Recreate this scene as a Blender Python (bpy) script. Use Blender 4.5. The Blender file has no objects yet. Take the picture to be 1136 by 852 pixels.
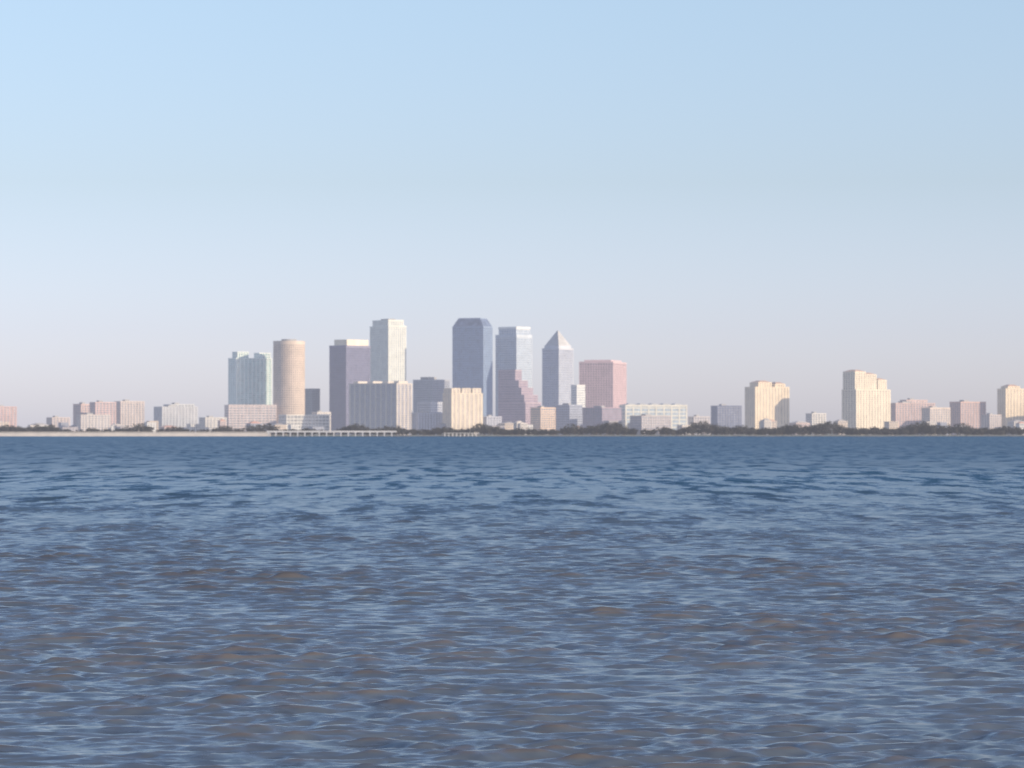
import bpy, math, random
import numpy as np
random.seed(7); rng=np.random.default_rng(11)
scene=bpy.context.scene
scene.view_settings.view_transform='Standard'; scene.view_settings.look='None'; scene.view_settings.exposure=0
K=2.545e-4; HC=5.0; YH=480.4
def X(px,D): return (px-568)*K*D          # metres east of the view axis
def Z(py,D): return HC+(YH-py)*K*D        # metres above water
LAND=2.0
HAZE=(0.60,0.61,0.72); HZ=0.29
# ---------------------------------------------------------------- materials
def mat(name,col,rough=0.8,haze=HZ,var=0.12,scale=0.08,metal=0.0,spec=0.5):
    m=bpy.data.materials.new(name); m.use_nodes=True; nt=m.node_tree; n=nt.nodes; l=nt.links
    p=n['Principled BSDF']; out=n['Material Output']
    tc=n.new('ShaderNodeTexCoord'); no=n.new('ShaderNodeTexNoise'); no.inputs['Scale'].default_value=scale
    no.inputs['Detail'].default_value=5; l.new(tc.outputs['Object'],no.inputs['Vector'])
    mr=n.new('ShaderNodeMapRange'); mr.inputs[1].default_value=0.3; mr.inputs[2].default_value=0.7
    mr.inputs[3].default_value=1-var; mr.inputs[4].default_value=1+var; l.new(no.outputs[0],mr.inputs[0])
    mx=n.new('ShaderNodeVectorMath'); mx.operation='SCALE'; mx.inputs[0].default_value=col
    l.new(mr.outputs[0],mx.inputs['Scale']); l.new(mx.outputs[0],p.inputs['Base Color'])
    p.inputs['Roughness'].default_value=rough; p.inputs['Metallic'].default_value=metal
    p.inputs['Specular IOR Level'].default_value=spec
    e=n.new('ShaderNodeEmission'); e.inputs[0].default_value=(*HAZE,1); e.inputs[1].default_value=1.0  # aerial haze painted into each material as a constant glow, no real air
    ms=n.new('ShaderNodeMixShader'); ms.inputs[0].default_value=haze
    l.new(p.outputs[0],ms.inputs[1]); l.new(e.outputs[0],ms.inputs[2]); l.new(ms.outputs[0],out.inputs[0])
    return m
_c={}
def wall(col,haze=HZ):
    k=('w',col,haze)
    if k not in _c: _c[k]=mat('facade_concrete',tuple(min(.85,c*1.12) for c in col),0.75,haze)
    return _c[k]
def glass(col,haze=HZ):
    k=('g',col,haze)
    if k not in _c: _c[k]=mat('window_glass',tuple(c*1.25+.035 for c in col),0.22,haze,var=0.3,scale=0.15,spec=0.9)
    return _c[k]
# ---------------------------------------------------------------- mesh builder
class B:
    def __init__(s): s.p={}
    def part(s,n,m):
        if n not in s.p: s.p[n]=([],[],m)
        return s.p[n]
    def box(s,n,m,x0,x1,y0,y1,z0,z1,top=None):
        v,f,_=s.part(n,m); i=len(v)
        t=top if top else (x0,x1,y0,y1)
        v+= [(x0,y0,z0),(x1,y0,z0),(x1,y1,z0),(x0,y1,z0),(t[0],t[2],z1),(t[1],t[2],z1),(t[1],t[3],z1),(t[0],t[3],z1)]
        f+= [(i,i+3,i+2,i+1),(i+4,i+5,i+6,i+7),(i,i+1,i+5,i+4),(i+1,i+2,i+6,i+5),(i+2,i+3,i+7,i+6),(i+3,i,i+4,i+7)]
    def ring(s,n,m,cx,cy,r,z0,z1,seg=40,r1=None):
        v,f,_=s.part(n,m); i=len(v); r1=r if r1 is None else r1
        for k in range(seg):
            a=2*math.pi*k/seg; v.append((cx+r*math.cos(a),cy+r*math.sin(a),z0))
        for k in range(seg):
            a=2*math.pi*k/seg; v.append((cx+r1*math.cos(a),cy+r1*math.sin(a),z1))
        for k in range(seg):
            j=(k+1)%seg; f.append((i+k,i+j,i+seg+j,i+seg+k))
        f.append(tuple(i+seg+k for k in range(seg))); f.append(tuple(i+k for k in reversed(range(seg))))
    def facade(s,x0,x1,y0,y1,z0,z1,W,G,fh=3.8,bay=4.5,slab=1.3,fin=0.9,parapet=1.5,roof=None):
        s.box('windows',G,x0,x1,y0,y1,z0,z1-0.3)
        z=z0+fh
        while z<z1-parapet-0.5:
            s.box('floor_bands',W,x0-.3,x1+.3,y0-.3,y1+.3,z-slab/2,z+slab/2); z+=fh
        s.box('parapet',W,x0-.6,x1+.6,y0-.6,y1+.6,z1-parapet,z1)
        if fin>0:
            for (a,b,ax) in ((x0,x1,'x'),(y0,y1,'y')):
                n=max(1,round((b-a)/bay)); 
                for k in range(n+1):
                    c=a+(b-a)*k/n
                    if k==0: c+=fin/2-.45
                    if k==n: c-=fin/2-.45
                    if ax=='x':
                        for yy in (y0,y1):
                            sg=-1 if yy==y0 else 1
                            ya,yb=sorted((yy+sg*.45,yy-sg*.2)); s.box('piers',W,c-fin/2,c+fin/2,ya,yb,z0,z1-parapet-.01)
                    else:
                        for xx in (x0,x1):
                            sg=-1 if xx==x0 else 1
                            xa,xb=sorted((xx+sg*.47,xx-sg*.2)); s.box('piers',W,xa,xb,c-fin/2+.03,c+fin/2-.03,z0,z1-parapet-.02)
    def build(s,name,loc=(0,0,0),rot=0):
        e=bpy.data.objects.new(name,None); scene.collection.objects.link(e); e.location=loc; e.rotation_euler=(0,0,rot)
        for n,(v,f,m) in s.p.items():
            me=bpy.data.meshes.new(n); me.from_pydata(v,[],f); me.materials.append(m); me.update()
            o=bpy.data.objects.new(n,me); scene.collection.objects.link(o); o.parent=e
        return e
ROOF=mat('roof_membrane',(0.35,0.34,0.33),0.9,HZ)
class Tw:
    """building footprint with its near corner on the map and its street-grid angle"""
    def __init__(s,x0,xc,x1,D,th):
        s.D=D; s.th=math.radians(th); s.u=K*D
        s.c=math.cos(s.th); s.s=math.sin(s.th)
        s.wL=(xc-x0)*s.u/s.c; s.wR=(x1-xc)*s.u/s.s
        s.loc=(X(xc,D),D,0); s.b=B()
    def z(s,y): return Z(y,s.D)
    def fac(s,ytop,W,G,l0=0,l1=1,r0=0,r1=1,ybot=None,**k):
        z0=LAND if ybot is None else s.z(ybot)
        s.b.facade(-s.wL*(1-l0),-s.wL*(1-l1),s.wR*r0,s.wR*r1,z0,s.z(ytop),W,G,**k)
    def blk(s,n,m,ya,yb,l0=0,l1=1,r0=0,r1=1,inset=0):
        a=(-s.wL*(1-l0),-s.wL*(1-l1),s.wR*r0,s.wR*r1); t=None
        if inset:
            ix=(a[1]-a[0])*inset; iy=(a[3]-a[2])*inset; t=(a[0]+ix,a[1]-ix,a[2]+iy,a[3]-iy)
        s.b.box(n,m,a[0],a[1],a[2],a[3],s.z(ya),s.z(yb),top=t)
    def done(s,name): return s.b.build(name,s.loc,-s.th)

white=(0.72,0.70,0.64); cream=(0.70,0.60,0.42); pink=(0.55,0.34,0.29); grey=(0.42,0.43,0.45)
# 1 residential tower, pale with green glass
t=Tw(252,262,300,5650,62); W=wall((0.70,0.74,0.68)); G=glass((0.22,0.34,0.34))
t.fac(397,W,G,fh=3.4,bay=7,slab=1.0,fin=1.4)
t.fac(390,W,G,.3,.95,.05,.35,ybot=397,fin=1.2,fh=3.4); t.fac(391,W,G,.3,.95,.66,.97,ybot=397,fin=1.2,fh=3.4)
t.done('residential_tower')
t=Tw(248,254,305,5560,70); t.fac(449,wall((0.62,0.50,0.45)),glass((0.2,0.2,0.22)),fh=4,bay=6); t.done('parking_podium')
# 2 cylindrical tower
D=5600; r=17.3*K*D; b=B(); W=wall((0.60,0.48,0.38)); G=glass((0.22,0.16,0.13)); zt=Z(378,D)
b.ring('windows',G,0,0,r,LAND,zt-1)
z=LAND+3.6
while z<zt-8: b.ring('floor_bands',W,0,0,r+.3,z-.8,z+.8); z+=3.6
b.ring('crown',W,0,0,r+.6,zt-6,zt); b.ring('roof_plant',ROOF,0,0,r*.5,zt,zt+3)
for k in range(44):
    a=2*math.pi*k/44; ca,sa=math.cos(a),math.sin(a); v,f,_=b.part('piers',W); i=len(v); w=.85
    for zz in (LAND,zt-6.01):
        for (rr,tt) in ((r-.3,-w),(r+.5,-w),(r+.5,w),(r-.3,w)): v.append((ca*rr-sa*tt,sa*rr+ca*tt,zz))
    f+=[(i,i+1,i+5,i+4),(i+1,i+2,i+6,i+5),(i+2,i+3,i+7,i+6),(i+3,i,i+4,i+7)]
b.build('cylindrical_tower',(X(319.5,D),D+r,0))
t=Tw(308,318,364,5520,65); t.fac(460,wall((0.66,0.62,0.55)),glass((0.2,0.2,0.2)),fh=5,bay=6); t.done('low_rise_building')
t=Tw(337,346,354,5750,40); t.fac(431,wall((0.22,0.24,0.27)),glass((0.08,0.1,0.14))); t.done('office_building')
# 3 dark tower w/ cream crown
t=Tw(365,384,409,5700,38); W=wall((0.21,0.20,0.27)); G=glass((0.06,0.07,0.14))
t.fac(383,W,G,bay=3.2,fin=1.1,slab=.8,parapet=4); t.b.box('crown',wall((0.78,0.66,0.5)),-t.wL*.8,-t.wL*.03,t.wR*.05,t.wR*.95,t.z(383),t.z(376.5)); t.done('office_tower')
# 4 white tower
t=Tw(409,431,450,5800,62); W=wall((0.72,0.71,0.62)); G=glass((0.26,0.30,0.33))
t.fac(361,W,G,bay=4,fin=2.0,slab=.9,parapet=2.5); t.fac(354.5,W,G,.1,.95,.05,.9,ybot=361,bay=4,fin=2.2,slab=.6,parapet=3)
t.blk('roof_plant',ROOF,354.5,353,.3,.7,.3,.7); t.done('office_tower')
# 5 waterfront condominium
t=Tw(386,440,456,5450,33); W=wall((0.56,0.49,0.41)); G=glass((0.15,0.16,0.22))
t.fac(425,W,G,fh=3.2,bay=9.5,fin=2.6,slab=1.0)
for a in (0.02,.34,.66,.88): t.blk('roof_penthouse',W,425,422.5,a,a+.1,.2,.8)
t.done('waterfront_condominium')
# 6 grey offices
t=Tw(458,480,498,5950,45); t.fac(421,wall((0.36,0.37,0.40)),glass((0.12,0.14,0.2)),parapet=3); t.blk('roof_plant',ROOF,421,418,.2,.6,.2,.7); t.done('office_building')
t=Tw(463,478,496,5650,45); t.fac(446,wall((0.5,0.5,0.52)),glass((0.12,0.14,0.2))); t.done('office_building')
# 7 cream condominium
t=Tw(491,501,535,5450,62); W=wall((0.68,0.57,0.42)); G=glass((0.30,0.25,0.22))
t.fac(436,W,G,fh=3.2,bay=8,fin=3.0,slab=.9)
for r0 in (.02,.36,.7): t.fac(430.5,W,G,.05,.95,r0,r0+.26,ybot=436,fh=3.2,bay=6,fin=2.2,slab=.9)
t.done('waterfront_condominium')
# 8 blue glass tower with chamfered crown
t=Tw(502,536,546,5750,24); W=wall((0.24,0.31,0.42)); G=glass((0.11,0.16,0.26))
t.fac(362,W,G,bay=3.6,fin=1.0,slab=1.0,parapet=2); t.blk('mansard_crown',glass((0.10,0.13,0.20)),362,353.3,inset=.13); t.blk('roof_cap',W,353.3,352.4,.15,.85,.15,.85); t.done('office_tower')
# 9 pale grey tower
t=Tw(550,573,590,5850,40); W=wall((0.50,0.54,0.58)); G=glass((0.22,0.28,0.36)); W2=wall((0.74,0.73,0.68))
t.fac(371,W,G,bay=4,fin=1.2,slab=1.2,parapet=5); t.fac(364.5,W,G,.12,.95,.05,.92,ybot=371,bay=5,fin=1.5,slab=1.4,parapet=1.0)
t.b.box('cornice',W2,-t.wL*.88-1,-t.wL*.05+1,t.wR*.05-1,t.wR*.92+1,t.z(364.5),t.z(362.3)); t.done('office_tower')
# 10 terraced mauve tower
t=Tw(553,583,600,5560,33); W=wall((0.43,0.34,0.37)); G=glass((0.19,0.15,0.20))
ys=[472,446,438,430,422,410]; fr=[1,.88,.74,.58,.40]; fl=[1,.95,.85,.75,.62]
for i in range(5):
    t.fac(ys[i+1],W,G,0,fl[i],0,fr[i],ybot=ys[i] if i else None,bay=3.4,fin=.7,slab=1.4,parapet=1.2)
t.done('terraced_office_tower')
# 11 pyramid-roofed tower
t=Tw(602,620,636,5700,40); W=wall((0.50,0.51,0.54)); G=glass((0.16,0.19,0.28))
t.fac(386,W,G,bay=3.8,fin=1.3,slab=.9,parapet=3); t.blk('crown_base',W,386,383,.06,.94,.06,.94); t.blk('pyramid_roof',wall((0.46,0.45,0.44)),383,366,.08,.92,.08,.92,inset=.48); t.done('pyramid_roofed_tower')
t=Tw(634,640,649,5600,50); t.fac(427,wall(white),glass((0.3,0.32,0.34))); t.done('office_building')
# 12 pink block
t=Tw(643,680,697,5850,14); W=wall((0.58,0.42,0.42)); G=glass((0.28,0.20,0.21))
t.fac(401,W,G,bay=4.5,fin=1.4,slab=1.5,parapet=3); t.blk('roof_plant',W,401,399,.1,.9,.1,.9); t.done('office_block')
# low foreground
def low(name,x0,xc,x1,y,D,th,w,g=(0.15,0.16,0.2),**k):
    t=Tw(x0,xc,x1,D,th); t.fac(y,wall(w),glass(g),**k)
    if x1-x0>18 : t.blk('roof_plant',ROOF,y,y-1.8,.3,.7,.25,.45)
    return t.done(name)
low('hotel_building',589,600,616,452,5480,55,(0.70,0.50,0.34),fh=3.4)
low('office_building',616,632,646,449,5540,45,(0.36,0.38,0.44))
low('hotel_building',647,668,690,452,5470,40,(0.30,0.22,0.26),fh=3.4)
t=Tw(688,694,763,5520,75); t.fac(449,wall((0.64,0.60,0.50)),glass((0.28,0.33,0.36)),fh=6,bay=12,fin=2,slab=1.6,parapet=3)
for k in range(5): t.blk('roof_gable',wall((.6,.58,.52)),449,447.4,.05,.95,.04+.19*k,.18+.19*k,inset=.3)
t.done('convention_center')
low('office_building',700,712,745,461,5430,60,(0.42,0.36,0.34),fh=4)
low('warehouse_building',790,796,823,450,5600,70,(0.10,0.12,0.20))
# 13 right hand condominiums
def condo(x0,xc,x1,y,D,th,W,steps):
    t=Tw(x0,xc,x1,D,th); w=wall(W); g=glass((0.3,0.25,0.2))
    t.fac(y,w,g,fh=3.2,bay=6,fin=2.4,slab=1.1)
    for (a,b_,yy) in steps:
        t.fac(yy,w,g,.08,.92,a,b_,ybot=y,fh=3.2,bay=5,fin=2,slab=1)
        t.blk('hipped_roof',wall((0.55,0.36,0.26)),yy,yy-2,.08,.92,a,b_,inset=.3)
    return t.done('condominium_tower')
condo(828,838,877,429,5650,62,(0.74,0.60,0.42),[(.12,.5,424),(.62,.9,425.5)])
condo(936,950,991,432,5600,52,(0.74,0.64,0.48),[(.0,.30,412),(.30,.62,415),(.68,.92,421)])
condo(1109,1116,1150,431,5650,66,(0.72,0.58,0.40),[(.1,.5,428.5)])
# specific low buildings left & right
for a in [(-12,-4,16,451,5600,55,(0.50,0.32,0.28)),(-60,-50,-20,455,5600,55,cream),(80,90,104,448,5700,50,(0.56,0.40,0.35)),(98,106,127,446,5650,60,(0.58,0.40,0.36)),
 (126,134,158,445,5700,55,(0.58,0.48,0.42)),(84,90,120,460,5500,60,(0.54,0.47,0.42)),(169,180,217,451,5550,60,(0.46,0.46,0.46)),(180,190,214,448.5,5620,60,(0.54,0.54,0.52)),
 (220,228,250,463,5500,60,(0.56,0.52,0.46)),(50,58,76,463,5600,60,(0.52,0.42,0.37)),
 (346,352,366,457,5600,50,(0.55,0.50,0.45)),(456,464,492,458,5480,55,(0.40,0.42,0.48)),(534,540,556,462,5480,50,(0.42,0.42,0.46)),
 (764,770,788,462,5560,50,(0.45,0.40,0.38)),(895,901,917,458.5,5750,55,(0.62,0.58,0.52)),
 (984,994,1040,447,5700,62,(0.54,0.38,0.33)),(1000,1006,1030,443.5,5800,60,(0.56,0.40,0.35)),(1024,1032,1056,452,5560,55,(0.56,0.46,0.38)),
 (1056,1066,1096,445.5,5650,58,(0.50,0.34,0.29)),(1090,1098,1112,460,5560,50,(0.50,0.42,0.37)),(1150,1160,1200,448,5600,55,cream)]:
    low('apartment_building',*a,fh=3.4,bay=5.5,fin=1.6,slab=1.2)
# scattered small houses / low-rises
cols=[(0.52,0.47,0.41),(0.48,0.36,0.32),(0.60,0.58,0.54),(0.36,0.32,0.32),(0.26,0.28,0.34),(0.52,0.42,0.32)]
for i in range(75):
    x=random.uniform(-140,1280); w=random.uniform(8,24); y=random.uniform(466,474); D=random.uniform(5450,5560) 
    t=Tw(x,x+w*.3,x+w,D,random.uniform(35,65)); Wm=wall(random.choice(cols))
    t.fac(y,Wm,glass((0.14,0.14,0.17)),fh=3.4,bay=4.5,fin=1.6,slab=1.3,parapet=.8)
    if random.random()<.5: t.blk('hipped_roof',wall(random.choice([(0.42,0.22,0.16),(0.30,0.28,0.27),(0.5,0.45,0.4)])),y,y-random.uniform(1.2,2.4),inset=.35)
    t.done('low_rise_building')
# ---------------------------------------------------------------- land, seawall, bridge, pier
def simple(name,v,f,m):
    me=bpy.data.meshes.new(name); me.from_pydata(v,[],f); me.materials.append(m); o=bpy.data.objects.new(name,me); scene.collection.objects.link(o); return o
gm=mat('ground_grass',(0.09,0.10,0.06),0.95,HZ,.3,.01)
simple('ground',[(-30000,5412,LAND),(30000,5412,LAND),(30000,60000,LAND),(-30000,60000,LAND),(-30000,5408,-2),(30000,5408,-2)],[(0,1,2,3),(4,5,1,0)],gm)
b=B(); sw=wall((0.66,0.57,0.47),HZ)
xa,xb=X(-400,5400),X(300,5400)
b.box('wall_face',sw,xa,xb,5399,5404,-1,4.6)
b.box('coping',wall((0.74,0.68,0.6),HZ),xa,xb,5398.6,5404.4,4.6,5.1)
x=xa
while x<xb: b.box('balusters',sw,x,x+1.2,5399.5,5400.2,5.1,6.6); x+=3.0
b.box('handrail',sw,xa,xb,5399.4,5400.3,6.6,7.0)
b.build('seawall')
b=B(); xa,xb=X(296,5385),X(440,5385); cm=wall((0.50,0.48,0.46),HZ)
b.box('deck',cm,xa,xb,5378,5390,6.0,7.4); b.box('railing',wall((0.6,0.58,0.55)),xa,xb,5378.2,5378.6,7.4,8.4)
x=xa+3
while x<xb:
    b.box('pier_caps',cm,x-1.4,x+1.4,5377.6,5390.4,5.2,6.0)
    for yy in (5379,5388): b.box('columns',cm,x-.8,x+.8,yy-.8,yy+.8,-2,5.2)
    x+=11
b.build('road_bridge')
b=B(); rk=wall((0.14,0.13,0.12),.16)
for i in range(900):
    x=random.uniform(X(400,5400),X(1450,5400)); s=random.uniform(.6,1.8); y=5404+random.uniform(-2,4); z=random.uniform(-.5,1.4)
    b.box('rocks',rk,x-s,x+s,y-s*.7,y+s*.7,z-s*.5,z+s*.5,top=(x-s*.6,x+s*.5,y-s*.4,y+s*.4))
b.build('rock_revetment')
b=B(); pm=wall((0.62,0.58,0.52),HZ); xa,xb=X(492,5390),X(532,5390)
b.box('deck',pm,xa,xb,5386,5398,4.5,5.2)
x=xa+2
while x<xb:
    b.box('piles',pm,x-.7,x+.7,5387,5388.2,-2,4.5); x+=6
b.build('waterfront_pier')
# ---------------------------------------------------------------- tree belt
V=[];Fc=[];TV=[];TF=[]
def tree(x,y,h,w):
    i=len(TV); r=.35
    for zz,rr in ((LAND,r),(LAND+h*.6,r*.45)):
        for k in range(5): a=k*1.257; TV.append((x+rr*math.cos(a),y+rr*math.sin(a),zz))
    for k in range(5): j=(k+1)%5; TF.append((i+k,i+j,i+5+j,i+5+k))
    for q in range(3):
        a=random.uniform(0,6.28); i=len(TV); c=(x+w*.35*math.cos(a),y+w*.35*math.sin(a),LAND+h*random.uniform(.65,.8))
        TV.extend([(x-.12,y,LAND+h*.4),(x+.12,y,LAND+h*.4),(c[0],c[1],c[2])]); TF.append((i,i+1,i+2))
    nl=random.randint(5,8)
    for q in range(nl):
        lx=x+random.uniform(-.4,.4)*w; ly=y+random.uniform(-.4,.4)*w; lz=LAND+h*random.uniform(.2,.88); lr=w*random.uniform(.18,.32)
        for s in range(40):
            d=rng.normal(size=3); d/=np.linalg.norm(d); rr=lr*random.uniform(.5,1.1)
            c=np.array((lx,ly,lz))+d*rr*np.array((1,1,.75)); sz=random.uniform(.5,1.15)
            t3=rng.normal(size=(3,3))*sz*.75+c; k=len(V); V.extend(map(tuple,t3)); Fc.append((k,k+1,k+2))
def dens(px):
    if px<0: return .8
    if px<78: return 1
    if px<400: return .65
    if px<560: return .85
    return 1
for i in range(2000):
    px=random.uniform(-200,1350)
    if random.random()>dens(px): continue
    D=random.uniform(5418,5455); cl=.8+.3*math.sin(px*.05)+.22*math.sin(px*.13+1)
    h=random.uniform(9,16.5)*max(.6,cl)*(1.15 if px>650 else .95)
    tree(X(px,D),D,h,min(13,h*random.uniform(.7,1.1)))
e=bpy.data.objects.new('tree_belt',None); scene.collection.objects.link(e)
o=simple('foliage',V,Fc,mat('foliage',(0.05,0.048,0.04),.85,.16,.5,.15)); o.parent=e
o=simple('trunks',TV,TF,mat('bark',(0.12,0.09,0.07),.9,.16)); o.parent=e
# ---------------------------------------------------------------- water
g=0.0018; ys=[24.0]
while ys[-1]<5404: ys.append(ys[-1]*(1+g))
ys=np.array(ys+[5412.0]); core=np.linspace(-1,1,701); outer=np.array([1.15,1.4,2,3.5,7,15,40])
us=np.concatenate([-outer[::-1],core,outer]); Rn,Cn=len(ys),len(us)
half=5+0.158*ys
XX=us[None,:]*half[:,None]; YY=np.repeat(ys[:,None],Cn,1)
sp=np.maximum(g*ys,half*2/700)[:,None]
ZZ=np.zeros_like(XX); DX=np.zeros_like(XX); DY=np.zeros_like(XX)
wd=math.radians(-84)   # waves roll toward the viewer
env=0.9+0.35*(np.sin(XX*.21+.7*np.sin(YY*.12))*np.sin(YY*.15+1.3*np.sin(XX*.09)))
for i in range(140):
    L=0.27*(2.7/0.27)**rng.random(); th=wd+rng.normal()*0.46; k=2*math.pi/L
    amp=0.0060*L**0.82*(1 if L<1.1 else (1.1/L)**.9); ph=rng.random()*6.283
    filt=np.clip((L/sp-2.2)/1.5,0,1)
    P=k*(XX*math.cos(th)+YY*math.sin(th))+ph+1.3*np.sin(XX*1.1+ph)*np.sin(YY*.5+2*ph)
    ZZ+=filt*amp*np.sin(P); q=filt*amp*.5
    DX+=q*math.cos(th)*np.cos(P); DY+=q*math.sin(th)*np.cos(P)
ZZ*=env; DX*=env; DY*=env
inner=(np.abs(us)<=1.0)[None,:]
print('wave rms',ZZ[:300].std())
co=np.stack([XX+DX*inner,YY+DY*inner,ZZ*inner],-1).reshape(-1,3).astype(np.float32)
idx=np.arange(Rn*Cn).reshape(Rn,Cn)
q=np.stack([idx[:-1,:-1],idx[:-1,1:],idx[1:,1:],idx[1:,:-1]],-1).reshape(-1,4)
me=bpy.data.meshes.new('water'); me.vertices.add(len(co)); me.vertices.foreach_set('co',co.ravel())
me.loops.add(q.size); me.loops.foreach_set('vertex_index',q.ravel().astype(np.int32))
me.polygons.add(len(q)); me.polygons.foreach_set('loop_start',(np.arange(len(q))*4).astype(np.int32)); me.polygons.foreach_set('loop_total',np.full(len(q),4,np.int32))
me.polygons.foreach_set('use_smooth',np.ones(len(q),bool)); me.update(); me.validate()
wo=bpy.data.objects.new('water',me); scene.collection.objects.link(wo)
m=bpy.data.materials.new('bay_water'); m.use_nodes=True; nt=m.node_tree; n=nt.nodes; l=nt.links; p=n['Principled BSDF']
geo=n.new('ShaderNodeNewGeometry'); 
def noise(scale,vs,det=3):
    mp=n.new('ShaderNodeMapping'); mp.inputs['Scale'].default_value=vs; l.new(geo.outputs['Position'],mp.inputs[0])
    t=n.new('ShaderNodeTexNoise'); t.inputs['Scale'].default_value=scale; t.inputs['Detail'].default_value=det; l.new(mp.outputs[0],t.inputs['Vector']); return t
def vm(op,a,b=None):
    x=n.new('ShaderNodeVectorMath'); x.operation=op
    l.new(a,x.inputs[0])
    if b is not None:
        if isinstance(b,tuple): x.inputs[1].default_value=b
        else: l.new(b,x.inputs[1])
    return x
def mrange(src,a0,a1,b0,b1):
    r=n.new('ShaderNodeMapRange'); r.inputs[1].default_value=a0; r.inputs[2].default_value=a1; r.inputs[3].default_value=b0; r.inputs[4].default_value=b1
    r.interpolation_type='SMOOTHSTEP'; l.new(src,r.inputs[0]); return r.outputs[0]
sep=n.new('ShaderNodeSeparateXYZ'); l.new(geo.outputs['Position'],sep.inputs[0])
def slope(t,amp):
    a=vm('SUBTRACT',t.outputs['Color'],(.5,.5,.5)); return vm('MULTIPLY',a.outputs[0],amp).outputs[0]
s1=slope(noise(7,(.45,.8,1),3),(.3,.5,0)); s2=slope(noise(1.6,(.6,.45,1),5),(.35,.85,0))
s3=vm('SCALE',slope(noise(.42,(1,.14,1),6),(.5,2.4,0))); l.new(mrange(sep.outputs[1],60,350,0.15,1),s3.inputs['Scale'])
s=vm('ADD',s1,s2); s=vm('ADD',s.outputs[0],s3.outputs[0]); s=vm('ADD',s.outputs[0],geo.outputs['Normal']); s=vm('NORMALIZE',s.outputs[0]); l.new(s.outputs[0],p.inputs['Normal'])
l.new(mrange(sep.outputs[1],60,900,.20,.34),p.inputs['Roughness'])
def mixrgb(a,b,f):
    x=n.new('ShaderNodeMix'); x.data_type='RGBA'
    for k_,v_ in ((6,a),(7,b)):
        if isinstance(v_,tuple): x.inputs[k_].default_value=v_
        else: l.new(v_,x.inputs[k_])
    l.new(f,x.inputs[0]); return x.outputs[2]
body=mixrgb((0.098,0.120,0.150,1),(0.032,0.080,0.140,1),mrange(sep.outputs[1],40,400,0,1))
# brown painted for light through thin sandy crests; drifting silt streaks close to shore
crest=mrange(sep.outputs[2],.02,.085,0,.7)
silt=mrange(noise(1.6,(.35,1,1),4).outputs[0],.56,.72,0,.5)
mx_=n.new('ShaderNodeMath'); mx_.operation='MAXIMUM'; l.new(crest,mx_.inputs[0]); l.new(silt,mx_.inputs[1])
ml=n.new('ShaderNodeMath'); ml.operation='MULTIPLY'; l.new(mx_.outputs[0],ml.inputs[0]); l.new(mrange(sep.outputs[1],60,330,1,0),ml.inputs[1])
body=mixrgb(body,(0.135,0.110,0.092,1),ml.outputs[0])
pn=noise(.02,(.35,1,1),4); sc=n.new('ShaderNodeVectorMath'); sc.operation='SCALE'; l.new(body,sc.inputs[0]); l.new(mrange(pn.outputs[0],.3,.7,.88,1.12),sc.inputs['Scale'])
l.new(sc.outputs[0],p.inputs['Base Color']); p.inputs['IOR'].default_value=1.33
me.materials.append(m)
# ---------------------------------------------------------------- light, sky
EL=math.radians(22); AZ=math.radians(118)   # clockwise from +Y
sd=(math.sin(AZ)*math.cos(EL),math.cos(AZ)*math.cos(EL),math.sin(EL))
su=bpy.data.lights.new('sun','SUN'); su.energy=5.0; su.angle=math.radians(.5); su.color=(1,.84,.62)
so=bpy.data.objects.new('sun',su); scene.collection.objects.link(so)
from mathutils import Vector
so.rotation_euler=Vector(sd).to_track_quat('Z','Y').to_euler(); so.location=(0,0,500)
w=bpy.data.worlds.new('World'); scene.world=w; w.use_nodes=True; wn=w.node_tree.nodes; wl=w.node_tree.links
bg=wn['Background']; sk=wn.new('ShaderNodeTexSky'); sk.sky_type='NISHITA'; sk.sun_disc=False; sk.sun_elevation=EL; sk.sun_rotation=AZ
sk.air_density=1; sk.dust_density=.6; sk.ozone_density=1.5; sk.altitude=0
# hazy winter air: neutralise the yellow horizon band of the model by elevation
tc=wn.new('ShaderNodeTexCoord'); sx=wn.new('ShaderNodeSeparateXYZ'); wl.new(tc.outputs['Generated'],sx.inputs[0])
cr=wn.new('ShaderNodeValToRGB'); mrr=wn.new('ShaderNodeMapRange'); mrr.inputs[1].default_value=-.001; mrr.inputs[2].default_value=.25
wl.new(sx.outputs[2],mrr.inputs[0]); wl.new(mrr.outputs[0],cr.inputs[0])
st=[(0,(1.22,1.29,2.10)),(.12,(1.11,1.14,1.76)),(.285,(1.08,1.07,1.36)),(.49,(1.25,1.22,1.38)),(1,(1.1,1.15,1.35))]
el=cr.color_ramp.elements; el[0].position=0; el[1].position=1
for p_,c_ in st[1:-1]: el.new(p_)
for e_,(p_,c_) in zip(el,st): e_.color=(c_[0]/2.5,c_[1]/2.5,c_[2]/2.5,1)
mm=wn.new('ShaderNodeVectorMath'); mm.operation='MULTIPLY'; wl.new(sk.outputs[0],mm.inputs[0]); wl.new(cr.outputs[0],mm.inputs[1])
m2=wn.new('ShaderNodeVectorMath'); m2.operation='SCALE'; m2.inputs['Scale'].default_value=2.5; wl.new(mm.outputs[0],m2.inputs[0])
wl.new(m2.outputs[0],bg.inputs[0]); bg.inputs[1].default_value=.12
# ---------------------------------------------------------------- camera
cam=bpy.data.cameras.new('camera'); co_=bpy.data.objects.new('camera',cam); scene.collection.objects.link(co_)
cam.lens=124.5; cam.sensor_width=36; cam.clip_start=.5; cam.clip_end=100000
co_.location=(0,0,HC); co_.rotation_euler=(math.pi/2+math.atan((YH-426)*K),0,0)
cam.dof.use_dof=True; cam.dof.focus_distance=72; cam.dof.aperture_fstop=3.3
scene.camera=co_
print('trees',len(Fc),'water',Rn,Cn)
